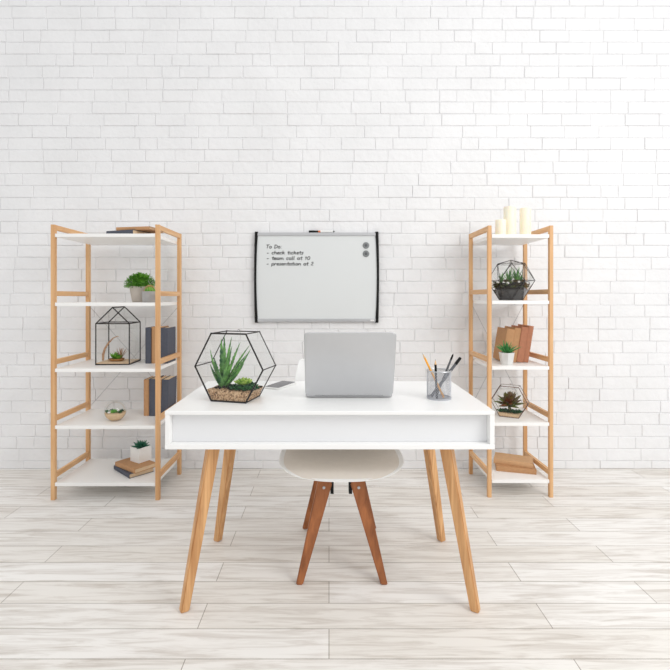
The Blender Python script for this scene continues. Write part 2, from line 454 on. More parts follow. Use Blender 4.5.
# ------------------------------------------------------------------ whiteboard
BX, BZ, BW, BH = -.0835, 1.299, .840, .612
wb = thing('whiteboard', (BX, WALL-.004, BZ), 'magnetic whiteboard with black bowed side bars and a written to-do list on the brick wall', 'whiteboard')
ob('writing_surface', MB().box((0, -.012, 0), (BW-.014, .012, BH-.03)), M['dryerase'], wb)
for s in (-1, 1):
    r = MB().box((0, -.014, s*(BH/2-.016)), (BW-.026, .022, .022), b=.003)
    ob('frame_rail', r, M['aluminium'], wb, label='silver aluminium rail')
    b = MB(); n = 14; fr = []
    for i in range(n+1):
        u = -1+2*i/n
        xo = BW/2-.004+.005*(1-u*u); wd = .021-.006*(1-u*u)
        fr.append([b.bm.verts.new((s*(xo-a*wd), y, u*BH/2)) for a, y in ((0, .002), (0, -.024), (.25, -.030), (.75, -.030), (1, -.024), (1, .002))])
    for a, c in zip(fr, fr[1:]):
        for k in range(6): b.bm.faces.new((a[k], a[(k+1) % 6], c[(k+1) % 6], c[k]))
    b.bm.faces.new(fr[0]); b.bm.faces.new(fr[-1][::-1])
    ob('side_bar', b, M['black'], wb, label='black bowed side bar')
ob('maker_label', MB().box((.375, -.0262, -BH/2+.0165), (.026, .002, .010)), M['ceramic'], wb, label='small white label')
def circ(cx, cy, rx, ry, a0=0, a1=360, n=10):
    return [(cx+rx*cos(radians(a0+(a1-a0)*i/n)), cy+ry*sin(radians(a0+(a1-a0)*i/n))) for i in range(n+1)]
O = circ(.45, .5, .4, .5)
G = {
 'T': (1.15, [[(0, 1.5), (1.1, 1.6)], [(.55, 1.55), (.45, 0)]]),
 'o': (1.0, [circ(.45, .48, .38, .48, 90, 450)]),
 'D': (1.3, [[(.2, 1.5), (.15, 0)], [(0, 1.5), (.6, 1.5), (1.05, 1.1), (1.05, .5), (.6, .05), (.05, 0)]]),
 ':': (.6, [[(.25, .85), (.28, 1.0)], [(.22, .0), (.25, .15)]]),
 '-': (.9, [[(.05, .5), (.65, .55)]]),
 'c': (.85, [circ(.45, .48, .4, .46, 50, 310)]),
 'h': (.95, [[(.1, 1.6), (.1, 0)], [(.1, .6), (.35, .95), (.65, .85), (.7, .4), (.72, 0), (.9, .1)]]),
 'e': (.9, [[(.1, .5), (.75, .6), (.65, .92), (.35, .95), (.08, .6), (.1, .2), (.4, 0), (.85, .2)]]),
 'k': (.95, [[(.1, 1.6), (.1, 0)], [(.7, 1), (.12, .45), (.4, .5), (.85, 0)]]),
 't': (.75, [[(.35, 1.45), (.3, .2), (.5, 0), (.7, .1)], [(0, .95), (.7, 1.0)]]),
 'i': (.5, [[(.15, .95), (.15, .1), (.4, .05)], [(.2, 1.35), (.22, 1.42)]]),
 's': (.8, [[(.7, .85), (.4, 1), (.12, .75), (.6, .35), (.5, .02), (.05, .1)]]),
 'a': (1.0, [circ(.4, .48, .36, .46, 60, 400), [(.76, .95), (.74, .1), (.95, .05)]]),
 'm': (1.4, [[(.1, .95), (.1, 0)], [(.1, .6), (.35, .95), (.55, .8), (.55, 0)], [(.55, .6), (.85, .95), (1.1, .8), (1.12, .05), (1.35, .1)]]),
 'l': (.5, [[(.15, 1.6), (.15, .1), (.4, .05)]]),
 'p': (1.0, [[(.1, .95), (.1, -.6)], circ(.48, .48, .38, .46, 160, -170)]),
 'r': (.75, [[(.1, .95), (.1, 0)], [(.1, .6), (.35, .95), (.65, .9)]]),
 'n': (1.0, [[(.1, .95), (.1, 0)], [(.1, .6), (.4, .95), (.7, .8), (.72, .05), (.95, .1)]]),
 '1': (.75, [[(.05, 1.15), (.35, 1.5), (.35, 0)]]),
 '0': (1.05, [circ(.5, .75, .42, .75)]),
 '2': (1.0, [[(.1, 1.2), (.3, 1.5), (.7, 1.45), (.75, 1.1), (.1, .05), (.9, .05)]]),
 ' ': (.8, []),
}
def px_x(p): return (p-329)/147.5*(WALL-.022)/WALL
for txt, x0p, x1p, yp in (('To Do:', 265.7, 282, 248.2), ('- check tickets', 266.4, 303.4, 254.2), ('- team call at 10', 266.4, 310, 259.7), ('- presentation at 2', 266.4, 313.5, 265.3)):
    tw = sum(G[c][0] for c in txt)
    xs = px_x(x0p)-BX; sc = (px_x(x1p)-px_x(x0p))/tw; sz = .0145
    bz = H-(yp-297)/147.5*(WALL-.022)/WALL-BZ
    m = MB(); x = 0; word = ''
    for c in txt+' ':
        if c == ' ':
            ob('handwriting', m, M['ink'], wb, label='black handwritten '+(repr(word) if word != '-' else 'dash')); m = MB(); word = ''
        else: word += c
        for st in G[c][1]:
            m.tube([(xs+(x+px+.16*py)*sc, -.0186, bz+py*sz) for px, py in st], .0022, 5)
        x += G[c][0]
for i, (zz, lb) in enumerate(((1.166+51.3/147.5, 'small round grey magnet on the whiteboard, upper of two'), (1.166+43/147.5, 'small round grey magnet on the whiteboard, lower of two'))):
    t = thing('magnet', (px_x(366), WALL-.022, zz), lb, 'magnet', 'round magnets on the whiteboard')
    R = Matrix.Rotation(pi/2, 4, 'X')
    ob('magnet_body', MB().lathe([(0, 0), (.021, 0), (.022, .003), (.019, .007), (0, .007)], 28, m=R), M['magnet'], t, smooth=True)
    ob('magnet_centre', MB().lathe([(0, .007), (.010, .007), (.009, .010), (0, .011)], 20, m=R), M['greyplastic'], t, smooth=True, label='darker grey centre boss')
mk = thing('marker_pen', (px_x(321.5), WALL-.019, BZ+BH/2-.005+.0078), 'black-capped whiteboard marker with an orange band lying on the whiteboard', 'marker')
RY = Matrix.Rotation(pi/2, 4, 'Y')
ob('cap', MB().lathe([(0, -.086), (.005, -.086), (.0078, -.083), (.0078, -.05), (.0068, -.048), (.0068, -.022), (0, -.022)], 16, m=RY), M['black'], mk, smooth=True, label='black cap')
ob('band', MB().lathe([(0, -.0218), (.0066, -.0218), (.0066, -.007), (0, -.007)], 16, m=RY), M['orange'], mk, smooth=True, label='orange band')
ob('barrel', MB().lathe([(0, -.0068), (.0066, -.0068), (.0066, .078), (0, .078)], 16, m=RY), M['ceramic'], mk, smooth=True, label='white barrel')
ob('end_plug', MB().lathe([(0, .0782), (.0055, .0782), (.0045, .088), (0, .088)], 16, m=RY), M['black'], mk, smooth=True, label='dark end plug')

# ------------------------------------------------------------------ laptop
LT = thing('laptop', (.083, 1.90, .75), 'open silver laptop seen from behind on the white desk', 'laptop')
LW = .360
ob('base', MB().prism(rrect(LW, .25, .014, cy=.130), .003, .015, .0025), M['aluminium'], LT, smooth=True)
for sx in (-1, 1):
    for yy in (.03, .23): ob('rubber_foot', MB().lathe([(0, 0), (.006, 0), (.006, .0032), (0, .0032)], 12, c=(sx*.15, yy, 0)), M['black'], LT)
ky = MB()
for r in range(5):
    for c in range(14): ky.box((-.143+c*.022, .175-r*-.0-.022*r+.0, .0156), (.018, .018, .0012))
kb = ob('keyboard', ky, M['black'], LT)
ob('trackpad', MB().box((0, .215, .0152), (.105, .062, .0006)), M['steel'], LT)
ob('hinge', MB().tube([(-.14, .0045, .0145), (.14, .0045, .0145)], .005, 12), M['black'], LT, label='black hinge')
a = radians(21.5)
Lm = Matrix.Translation((0, .004, .012)) @ Matrix.Rotation(a, 4, 'X') @ Matrix.Rotation(pi/2, 4, 'X')
# lid: local x width, y up the lid, z thickness toward the camera
ob('lid', MB().prism(rrect(LW+.001, .286, .016, cy=.1445), .0, .007, .0022, m=Lm), M['aluminium'], LT, smooth=True, label='silver lid')
ob('screen', MB().box((0, .143, -.0006), (LW-.02, .25, .001), m=Lm), M['screen'], LT)

# ------------------------------------------------------------------ phone
ph = thing('smartphone', (-.226, 2.155, .75), 'smartphone with a dark screen lying on the desk between terrarium and laptop', 'phone', rz=radians(65-90))
ob('phone_body', MB().prism(rrect(.08, .168, .011), 0, .0085, .002), M['ceramic'], ph, smooth=True, label='white phone body')
ob('phone_screen', MB().prism(rrect(.074, .160, .009), .0085, .0092), M['screen'], ph, label='dark grey screen')

# ------------------------------------------------------------------ pen cup
PX, PY, PR, PH = .452, 1.895, .0485, .118
pc = thing('pen_cup', (PX, PY, .75), 'round silver mesh pen cup holding pencils and pens at the right side of the desk', 'pen cup')
m = MB(); n, k = 44, 20
rr_ = [[m.bm.verts.new((PR*cos(2*pi*(i+.5*(j % 2))/n), PR*sin(2*pi*(i+.5*(j % 2))/n), .006+(PH-.012)*j/k)) for i in range(n)] for j in range(k+1)]
for j in range(k):
    for i in range(n):
        A, B = rr_[j], rr_[j+1]
        if j % 2 == 0:
            m.bm.faces.new((A[i], A[(i+1) % n], B[i])); m.bm.faces.new((A[(i+1) % n], B[(i+1) % n], B[i]))
        else:
            m.bm.faces.new((A[i], B[(i+1) % n], B[i])); m.bm.faces.new((A[i], A[(i+1) % n], B[(i+1) % n]))
w_ = ob('mesh_wall', m, M['mesh'], pc, label='fine silver wire mesh')
md = w_.modifiers.new('w', 'WIREFRAME'); md.thickness = .0008; md.use_replace = True
ob('rim', MB().tube([(PR*cos(2*pi*i/40), PR*sin(2*pi*i/40), PH-.004) for i in range(41)], .0028, 8, cap=False), M['steel'], pc, smooth=True)
ob('cup_base', MB().lathe([(0, 0), (PR+.0012, 0), (PR+.0015, .007), (PR-.001, .0075), (PR-.001, .003), (0, .003)], 44), M['mesh'], pc, smooth=True)
def pencil(name, label, cat, p0, p1, r, kind):
    p0, p1 = Vector(p0), Vector(p1); Ln = (p1-p0).length
    mt = Matrix.Translation(p0) @ (p1-p0).to_track_quat('Z', 'Y').to_matrix().to_4x4()
    t = thing(name, None, label, cat, mat=mt)
    if kind in ('yellow', 'black'):
        c = M['yellow'] if kind == 'yellow' else M['black']
        ob('barrel', MB().lathe([(0, 0), (r, 0), (r, Ln-.022), (0, Ln-.022)], 6), c, t)
        ob('sharpened_tip', MB().lathe([(0, Ln-.022), (r*.96, Ln-.022), (r*.28, Ln-.006), (0, Ln-.006)], 12), M['bare'], t, smooth=True, label='bare wood tip')
        ob('lead', MB().lathe([(0, Ln-.006), (r*.28, Ln-.006), (0, Ln)], 8), M['graphite'], t)
    elif kind == 'pen':
        ob('barrel', MB().lathe([(0, 0), (r*.9, 0), (r, .01), (r, Ln-.028), (0, Ln-.028)], 12), M['greyplastic'], t, smooth=True)
        ob('cap_end', MB().lathe([(0, Ln-.0279), (r*1.05, Ln-.0279), (r*.9, Ln-.01), (r*.45, Ln-.004), (0, Ln)], 12), M['black'], t, smooth=True, label='black pointed end')
        ob('clip', MB().box((r*1.15, 0, Ln-.045), (.0015, .003, .032)), M['steel'], t)
    else:
        ob('barrel', MB().lathe([(0, 0), (r, 0), (r, Ln-.035), (0, Ln-.035)], 14), M['greyplastic'], t, smooth=True)
        ob('cap', MB().lathe([(0, Ln-.0349), (r*1.08, Ln-.0349), (r*1.08, Ln-.004), (r*.8, Ln), (0, Ln)], 14), M['black'], t, smooth=True, label='black cap')
        ob('clip', MB().box((r*1.25, 0, Ln-.02), (.0015, .004, .028)), M['black'], t)
def pw(px, py, D): s = 461/D; return ((px-329)/s, D, H-(py-297)/s)
pencil('pencil', 'orange-yellow pencil leaning left in the mesh pen cup', 'pencil', (PX+.017, 1.885, .7555), pw(422.4, 353.2, 1.898), .0048, 'yellow')
pencil('pencil', 'black pencil standing upright in the mesh pen cup', 'pencil', (PX-.0165, 1.862, .7555), pw(435.3, 359, 1.856), .0050, 'black')
pencil('pen', 'slim grey pen with a black end leaning right in the mesh pen cup', 'pen', (PX-.006, 1.913, .7565), pw(453.4, 353.4, 1.926), .0042, 'pen')
pencil('marker_pen', 'thick grey marker with a black cap leaning furthest right in the mesh pen cup', 'marker', (PX-.034, 1.888, .7585), pw(460.6, 357.6, 1.902), .0060, 'marker')

# ------------------------------------------------------------------ hexagonal terrariums
def hexpts(a, w, h): return [(-a/2, 0), (a/2, 0), (w, h/2-.004), (a/2, h), (-a/2, h), (-w, h/2)]
def hex_terrarium(loc, rz, a, w, h, dp, r, came, label, fill_h, fillmat, seed=1):
    t = thing('hexagonal_terrarium', loc, label, 'terrarium', rz=rz)
    P = hexpts(a, w, h); up = r
    fr = MB(); gl = MB()
    for y, rr in ((0, r), (dp, r)):
        for k in range(6):
            p, q = P[k], P[(k+1) % 6]
            fr.tube([(p[0], y, p[1]+up), (q[0], y, q[1]+up)], rr*(1.12 if y == 0 else .72), 8)
    for k in range(6):
        p = P[k]; fr.tube([(p[0], 0, p[1]+up), (p[0], dp, p[1]+up)], r*.8, 8)
        for yy in (0, dp): fr.blob((p[0], yy, p[1]+up), r*1.25, 1)
    ob('frame', fr, came, t, smooth=True)
    for k in range(6):
        if k == 3: continue                      # the top stays open
        p, q = P[k], P[(k+1) % 6]
        gl.quad((p[0], 0, p[1]+up), (q[0], 0, q[1]+up), (q[0], dp, q[1]+up), (p[0], dp, p[1]+up))
    for y in (0, dp): gl.quad(*[(p[0], y, p[1]+up) for p in P])
    ob('glass_panes', gl, M['glass'], t)
    e = r*1.0
    def wat(z): return a/2+(w-a/2)*min(1, z/(h/2))
    # fill: lofted slab with an uneven top
    m = MB(); nx, ny = 26, 8; rng = random.Random(seed)
    cols = []
    for i in range(nx+1):
        u = -1+2*i/nx; col = []
        for j in range(ny+1):
            y = e+(dp-2*e)*j/ny
            zt = fill_h*(1+.10*noise.noise(Vector((u*3, y*30, seed)))+.05*(u < -.2))
            xt = u*(wat(zt)-e)
            zb = up+r*.6; xb = u*(a/2)
            col.append((m.bm.verts.new((xb, y, zb)), m.bm.verts.new((u*(wat(zt*.5)-e), y, zb+(zt-zb)*.5)), m.bm.verts.new((xt, y, zt+up))))
        cols.append(col)
    for i in range(nx):
        for j in range(ny):
            m.bm.faces.new((cols[i][j][2], cols[i+1][j][2], cols[i+1][j+1][2], cols[i][j+1][2]))
            m.bm.faces.new((cols[i][j][0], cols[i][j+1][0], cols[i+1][j+1][0], cols[i+1][j][0]))
        for j in (0, ny):
            for L in (0, 1):
                m.bm.faces.new((cols[i][j][L], cols[i+1][j][L], cols[i+1][j][L+1], cols[i][j][L+1]))
    for i in (0, nx):
        for j in range(ny):
            for L in (0, 1): m.bm.faces.new((cols[i][j][L], cols[i][j][L+1], cols[i][j+1][L+1], cols[i][j+1][L]))
    for q in range(int(2600*a*dp/.017)//8):
        u = rng.uniform(-.95, .95); y = rng.uniform(e*2, dp-e*2)
        m.blob((u*(wat(fill_h)-2*e), y, fill_h+up+rng.uniform(-.001, .003)), rng.uniform(.0016, .0034), 1, .8, .4, q)
    ob('gravel', m, fillmat, t)
    return t
ft_x, ft_y = (-.471-.324)/2, (1.839+1.80)/2
rzT = math.atan2(-.039, .147)
T1 = hex_terrarium((ft_x, ft_y, .75), rzT, .150, .147, .268, .134, .0030, M['wire'],
                   'large hexagonal glass terrarium with a black frame and a tall aloe standing on the desk', .041, M['gravel'], 3)
# soil mound, aloe, succulents
so = MB(); rng = random.Random(5)
for i in range(60): so.blob((rng.uniform(-.075, .105), rng.uniform(.02, .092), .046+rng.uniform(0, .007)), rng.uniform(.004, .009), 1, .7, .5, i)
ob('soil', so, M['soil'], T1)
al = MB(); bx, by, bz = -.051, .058, .044
def aim(tx, tz, ty=.0, w=.02, bend=0, L=1.0, b=None):
    B = Vector(b or (bx, by, bz)); T = Vector((tx, by+ty, tz)); dv = T-B
    az = math.atan2(dv.y, dv.x); til = math.acos(dv.z/dv.length)
    al.leaf(B+Vector((dv.x*.05, dv.y*.3, 0)), az, til-bend*.5, dv.length*L*1.01, w*1.04, bend, .45, 22, .22, .26)
sc = 6.7*252
def hx(px): return (px-260)/sc*1.03-.021
def hz(py): return (550-py)/sc
for px, py, ty, w, bd in ((128, 205, -.01, .022, -.35), (195, 118, .02, .020, -.05), (218, 128, -.022, .026, 0.02), (275, 118, -.005, .024, .12), (312, 158, .02, .022, .15),
                          (333, 200, -.02, .024, .18), (388, 175, .01, .021, .2), (410, 193, -.012, .024, -.25), (382, 285, -.03, .026, -.35), (150, 300, -.03, .024, -.4),
                          (240, 190, .03, .024, .1), (290, 240, -.034, .024, .2), (180, 250, -.034, .026, -.1), (345, 250, .028, .022, .2), (205, 330, -.035, .030, 0)):
    aim(hx(px), hz(py), ty, w, bd)
for i in range(7):
    al.leaf((bx+.004*cos(i), by+.004*sin(i), bz-.004), i*.9, .35, .045, .028, -.2, .6, 8, .4)
ob('aloe', al, M['aloe'], T1, label='tall spiky green aloe')
def rosette(m, c, n, L, w, rings, t0=.15, t1=1.35, wide=.6, bend=-.3, seed=0, th=.3, jitter=.1):
    rg = random.Random(seed)
    for k in range(n):
        f = k/max(1, n-1)
        az = k*2.39996+rg.uniform(-jitter, jitter)
        til = t0+(t1-t0)*f
        m.leaf(c, az, til, L*(.55+.45*f)*rg.uniform(.92, 1.08), w*(.6+.4*f), bend, th, 6, wide)
m = MB(); rosette(m, (.046, .045, .062), 26, .046, .027, 3, .1, 1.35, .62, -.4, 1)
ob('lime_succulent', m, M['lime'], T1, label='lime green rosette succulent')
m = MB()
for i, c in enumerate([(.010, .035, .046), (.034, .026, .046), (.066, .026, .046), (.088, .05, .046), (.02, .08, .046), (.06, .09, .048), (.05, .05, .046)]):
    rosette(m, c, 16, .034, .017, 3, .1, 1.45, .5, -.3, i)
ob('dark_succulents', m, M['dgreen'], T1, label='low dark green succulents')
ring = MB().tube([(.004*cos(2*pi*i/14)-.01, .112, .276+.004*sin(2*pi*i/14)) for i in range(15)], .0007, 6, cap=False)
ob('hanging_ring', ring, M['wire'], T1)

T2 = hex_terrarium(((1.146+1.046)/2-.005, (2.80+2.855)/2-.034, SHR[1]), math.atan2(-.055, .10), .108, .106, .184, .072, .0019, M['copper'],
                   'small hexagonal glass terrarium with a burgundy and green succulent on the right shelving unit', .020, M['sand'], 7)
m = MB(); rng = random.Random(4)
for k in range(34):
    m.leaf((-.002, .034, .064), k*2.39996+rng.uniform(-.2, .2), .12+1.55*k/34, rng.uniform(.088, .104)*(1 if k % 3 else .8), .034, rng.uniform(-.1, .15), .3, 6, .45)
m.tube([(-.002, .036, .02), (-.002, .036, .066)], .009, 8)
ob('burgundy_succulent', m, M['burgundy'], T2, label='burgundy and green spiky succulent')
m = MB()
for i in range(9): rosette(m, (-.052+.013*i, .024+.012*(i % 3), .022), 12, .036, .015, 2, .1, 1.4, .5, -.2, i)
ob('ground_cover', m, M['dgreen'], T2, label='low grey green ground cover')
ob('hanging_ring', MB().tube([(.004*cos(2*pi*i/14), .072, .192+.004*sin(2*pi*i/14)) for i in range(15)], .0007, 6, cap=False), M['copper'], T2)

# ------------------------------------------------------------------ faceted terrarium on the right shelf
T3 = thing('faceted_terrarium', (1.110, 2.815, SHR[3]), 'many-sided glass terrarium with a dark charcoal base on the right shelving unit under the candles', 'terrarium', rz=radians(12))
def ringp(r, z, ph, n=6): return [Vector((r*cos(2*pi*i/n+ph), r*sin(2*pi*i/n+ph), z)) for i in range(n)]
R0 = ringp(.074, .003, 0); R1 = ringp(.136, .120, pi/6); R2 = ringp(.088, .222, 0); AP = Vector((0, 0, .246))
fr = MB(); gl = MB(); dk = MB()
for k in range(6):
    k2 = (k+1) % 6
    for A_, B_ in ((R0[k], R0[k2]), (R1[k], R1[k2]), (R2[k], R2[k2]), (R0[k], R1[k]), (R0[k2], R1[k]), (R1[k], R2[k]), (R1[k], R2[k2]), (R2[k], AP)):
        fr.tube([A_, B_], .0017, 6)
    for tri in ((R0[k], R0[k2], R1[k]), (R0[k2], R1[k2], R1[k])):
        gl.quad(*tri)
    for tri in ((R1[k], R2[k2], R2[k]), (R1[k], R1[k2], R2[k2])):
        gl.quad(*tri)
    if k != 4: gl.quad(R2[k], R2[k2], AP)
for p in R1+R2+R0+[AP]: fr.blob(p, .0024, 1)
ob('frame', fr, M['wire'], T3, smooth=True)
zs_ = (.004, .035, .066)
dr = [[dk.bm.verts.new((R0[k//2] if k % 2 == 0 else (R0[k//2]+R0[(k//2+1) % 6])/2).lerp(
      ((R1[k//2]+R1[k//2-1])/2 if k % 2 == 0 else R1[k//2]), (z_-.003)/.117)*.975+Vector((0, 0, .0015))) for k in range(12)] for z_ in zs_]
for A_, B_ in zip(dr, dr[1:]):
    for k in range(12): dk.bm.faces.new((A_[k], A_[(k+1) % 12], B_[(k+1) % 12], B_[k]))
dk.bm.faces.new(dr[0][::-1]); dk.bm.faces.new(dr[-1])
o = ob('charcoal_fill', dk, M['darkglass'], T3, label='dark charcoal fill')
ob('glass_panes', gl, M['glass'], T3)
m = MB(); rng = random.Random(8)
m.lathe([(0, .096), (.07, .092), (.094, .070), (.092, .0675), (0, .0675)], 12)
for i in range(110):
    r_, a_ = .104*sqrt(rng.random()), rng.uniform(0, 6.28)
    m.blob((r_*cos(a_), r_*sin(a_), .10+rng.uniform(-.004, .006)), rng.uniform(.005, .011), 1, .7, .5, i)
ob('soil', m, M['soil'], T3)
m = MB()
for i in range(26):
    a_ = i*.2417; rosette(m, (.090*cos(a_), .090*sin(a_), .078+.012*(i % 3)), 10, .028, .012, 3, .2, 1.5, .5, -.3, i)
ob('moss', m, M['moss'], T3, label='brownish green moss edge')
for i in range(10):
    a_ = i*.628+.2; ob('pebble', MB().blob((.100*cos(a_), .100*sin(a_), .104+.006*(i % 2)), .010, 1, .7, .4, i), M['stone'], T3, label='white pebble')
m = MB()
for c, n_, L_ in (((-.03, -.03, .105), 12, .100), ((.022, -.03, .105), 13, .105), ((-.075, -.02, .108), 9, .065), ((.07, .0, .108), 8, .06)):
    for k in range(n_):
        m.leaf(c, k*2.4, .1+.6*k/n_, L_*(1-.3*k/n_), .010, .1, .4, 8, .25)
ob('agave', m, M['aloe'], T3, label='spiky green leaves')
m = MB(); rosette(m, (.0, -.05, .108), 14, .032, .014, 3, .1, 1.4, .5, -.2, 3); rosette(m, (-.06, -.045, .108), 14, .034, .016, 3, .1, 1.4, .5, -.2, 6)
rosette(m, (.055, -.05, .108), 12, .03, .014, 3, .1, 1.4, .5, -.2, 5)
ob('red_succulents', m, M['burgundy'], T3, label='reddish low succulents')

# ------------------------------------------------------------------ books
def book(mat, L, Wd, T, cover, label, group, coverlabel=None):
    """local: L along x, spine at y=0, foredge at y=Wd, thickness along z"""
    t = thing('book', None, label, 'book', group, mat=mat)
    c = .0022
    m = MB()
    m.box((L/2, Wd/2, c/2), (L, Wd, c)); m.box((L/2, Wd/2, T-c/2), (L, Wd, c))
    n = 6
    sp = []
    for i in range(n+1):
        a_ = pi*i/n
        sp.append((-.0022*sin(a_), c*.6+(T-c*1.2)*(1-cos(a_))/2))
    for (ya, za), (yb_, zb_) in zip(sp, sp[1:]):
        for dx in (0,):
            v = [m.bm.verts.new(p) for p in ((0, ya, za), (L, ya, za), (L, yb_, zb_), (0, yb_, zb_), (0, ya+.0024, za), (L, ya+.0024, za), (L, yb_+.0024, zb_), (0, yb_+.0024, zb_))]
            for f in ((0, 1, 2, 3), (4, 7, 6, 5), (0, 4, 5, 1), (3, 2, 6, 7), (0, 3, 7, 4), (1, 5, 6, 2)): m.bm.faces.new([v[i] for i in f])
    ob('cover', m, cover, t, label=coverlabel)
    ob('pages', MB().box((L/2, Wd/2-.0005, T/2), (L-.007, Wd-.007, T-2*c-.0002)), M['pages'], t, label='cream page block')
    return t
def standing(xr, y, zs, lean=0):
    """matrix for an upright book, spine to the room; bottom right corner at xr; lean to the right in degrees"""
    B = Matrix(((0, 0, -1, 0), (0, 1, 0, 0), (1, 0, 0, 0), (0, 0, 0, 1)))   # x->z, y->y, z->-x
    return Matrix.Translation((xr, y+.003, zs)) @ Matrix.Rotation(radians(lean), 4, 'Y') @ B
def flat(x, y, z, deg): return Matrix.Translation((x, y, z)) @ Matrix.Rotation(radians(deg), 4, 'Z')
gL3, gL4, gR3 = 'upright books on the left shelving unit, third board up', 'upright books on the left shelving unit, second board up', 'leaning brown books on the right shelving unit'
z = SHL[2]
book(standing(-1.1005, 2.845, z, 0), .222, .145, .034, M['grey_book'], 'slate grey upright book beside the wire house, leftmost on its board', gL3)
book(standing(-1.0425, 2.852, z, 0), .226, .14, .056, M['kraft'], 'thick tan upright book between two slate grey books beside the wire house', gL3)
book(standing(-.9960, 2.845, z, 0), .220, .145, .045, M['grey_book'], 'slate grey upright book right of the tan one, level with the wire house', gL3)
z = SHL[1]
book(standing(-1.118, 2.862, z, 0), .224, .145, .033, M['kraft'], 'tan upright book at the left end of the row above the square white pot', gL4)
book(standing(-1.0765, 2.855, z, 0), .230, .145, .038, M['grey_book'], 'dark grey upright book beside the leftmost tan book above the square white pot', gL4)
book(standing(-1.0470, 2.868, z, 2), .226, .14, .028, M['kraft'], 'narrow tan upright book between two dark grey books above the square white pot', gL4)
book(standing(-1.0005, 2.855, z, 2), .226, .15, .044, M['grey_book'], 'dark grey upright book at the right end of the row, beside the desk corner', gL4)
z = SHR[2]
a_ = 9
xr = 1.224
for T_, mat_, L_, yo, lb in ((.030, 'terracotta', .226, 0, 'reddish brown leaning book, rightmost in the row behind the small spiky plant'),
                         (.040, 'terracotta', .218, 0, 'thick reddish brown leaning book, second from the right on the right shelving unit'),
                         (.040, 'kraft', .212, .004, 'tan leaning book behind the small spiky plant, between brown and pale tan books'),
                         (.046, 'kraft', .205, .002, 'pale tan leaning book with its broad cover showing, leftmost on the right shelving unit')):
    book(standing(xr, 2.83+yo, z, a_), L_, .165, T_, M[mat_], lb, gR3)
    xr -= (T_+.0006)/cos(radians(a_))
# flat books
z = SHL[0]
gb = 'flat books under the square white pot'
book(flat(-1.329, 2.850, z, -42.5), .215, .150, .026, M['grey_book'], 'grey-covered flat book, lower of two under the square white pot', gb)
book(flat(-1.315, 2.838, z+.0262, -36), .215, .140, .026, M['kraft'], 'tan flat book, upper of two directly under the square white pot', gb)
z = SHR[0]
gb2 = 'flat tan books on the bottom board of the right shelving unit'
book(flat(1.022, 2.815, z, -15.6), .226, .150, .030, M['kraft'], 'tan flat book on the lowest board at right, lower of two', gb2)
book(flat(1.022, 2.862, z+.0302, -24), .223, .130, .030, M['kraft_light'], 'tan flat book on the lowest board at right, upper of two', gb2)
z = SHL[4]
gb3 = 'flat books on top of the left shelving unit'
book(flat(-1.314, 2.722, z, -20), .197, .150, .025, M['grey_book'], 'slate grey flat book on top of the left shelving unit, lower of two', gb3)
book(flat(-1.246, 2.700, z+.0252, -11), .215, .150, .019, M['kraft'], 'tan flat book on top of the left shelving unit, upper of two', gb3)

# ------------------------------------------------------------------ candles
gc = 'cream pillar candles on the right shelving unit'
for x, y, r, h, lb in ((1.030, 2.765, .0315, .098, 'shortest cream pillar candle, leftmost on top of the right shelving unit'),
                       (1.100, 2.805, .0365, .184, 'tallest and widest cream pillar candle on top of the right shelving unit'),
                       (1.193, 2.800, .0325, .174, 'tall cream pillar candle, rightmost on top of the right shelving unit')):
    t = thing('pillar_candle', (x, y, SHR[4]), lb, 'candle', gc)
    ob('wax', MB().lathe([(0, 0), (r-.001, 0), (r, .002), (r, h-.004), (r-.002, h), (r-.006, h-.001), (r*.5, h-.005), (0, h-.006)], 36), M['candle'], t, smooth=True)
    ob('wick', MB().tube([(0, 0, h-.007), (.0005, 0, h+.002), (.002, 0, h+.006)], .0009, 6), M['wick'], t)

# ------------------------------------------------------------------ potted plants
def potprof(rt, rb, h, wall_=.005):
    return [(0, 0), (rb-.003, 0), (rb, .003), (rt, h-.002), (rt-.001, h), (rt-wall_+.001, h), (rt-wall_, h-.002), (rt-wall_-.001, h-.012), (0, h-.010)]
# bushy plant
t = thing('potted_bush', (-1.172, 2.86, SHL[3]), 'round bushy green plant in a taupe pot on the left shelving unit', 'potted plant')
ob('pot', MB().lathe(potprof(.062, .046, .098), 32), M['taupe'], t, smooth=True)
m = MB(); rng = random.Random(2)
for i in range(1100):
    ct = rng.uniform(-.25, 1); ph_ = rng.uniform(0, 2*pi); st = sqrt(1-ct*ct)
    k = rng.uniform(.62, 1)
    lump = 1+.10*noise.noise(Vector((st*cos(ph_)*2, st*sin(ph_)*2, ct*2)))
    p = Vector((.084*k*st*cos(ph_)*lump, .075*k*st*sin(ph_)*lump, .108+.068*k*ct*lump))
    az = ph_+rng.uniform(-.8, .8); m.leaf(p, az, math.acos(ct)+rng.uniform(-.6, .5), rng.uniform(.012, .02), .0065, .2, .3, 3, .5)
m.blob((0, 0, .112), .052, 2, .8)
ob('foliage', m, M['bush'], t)
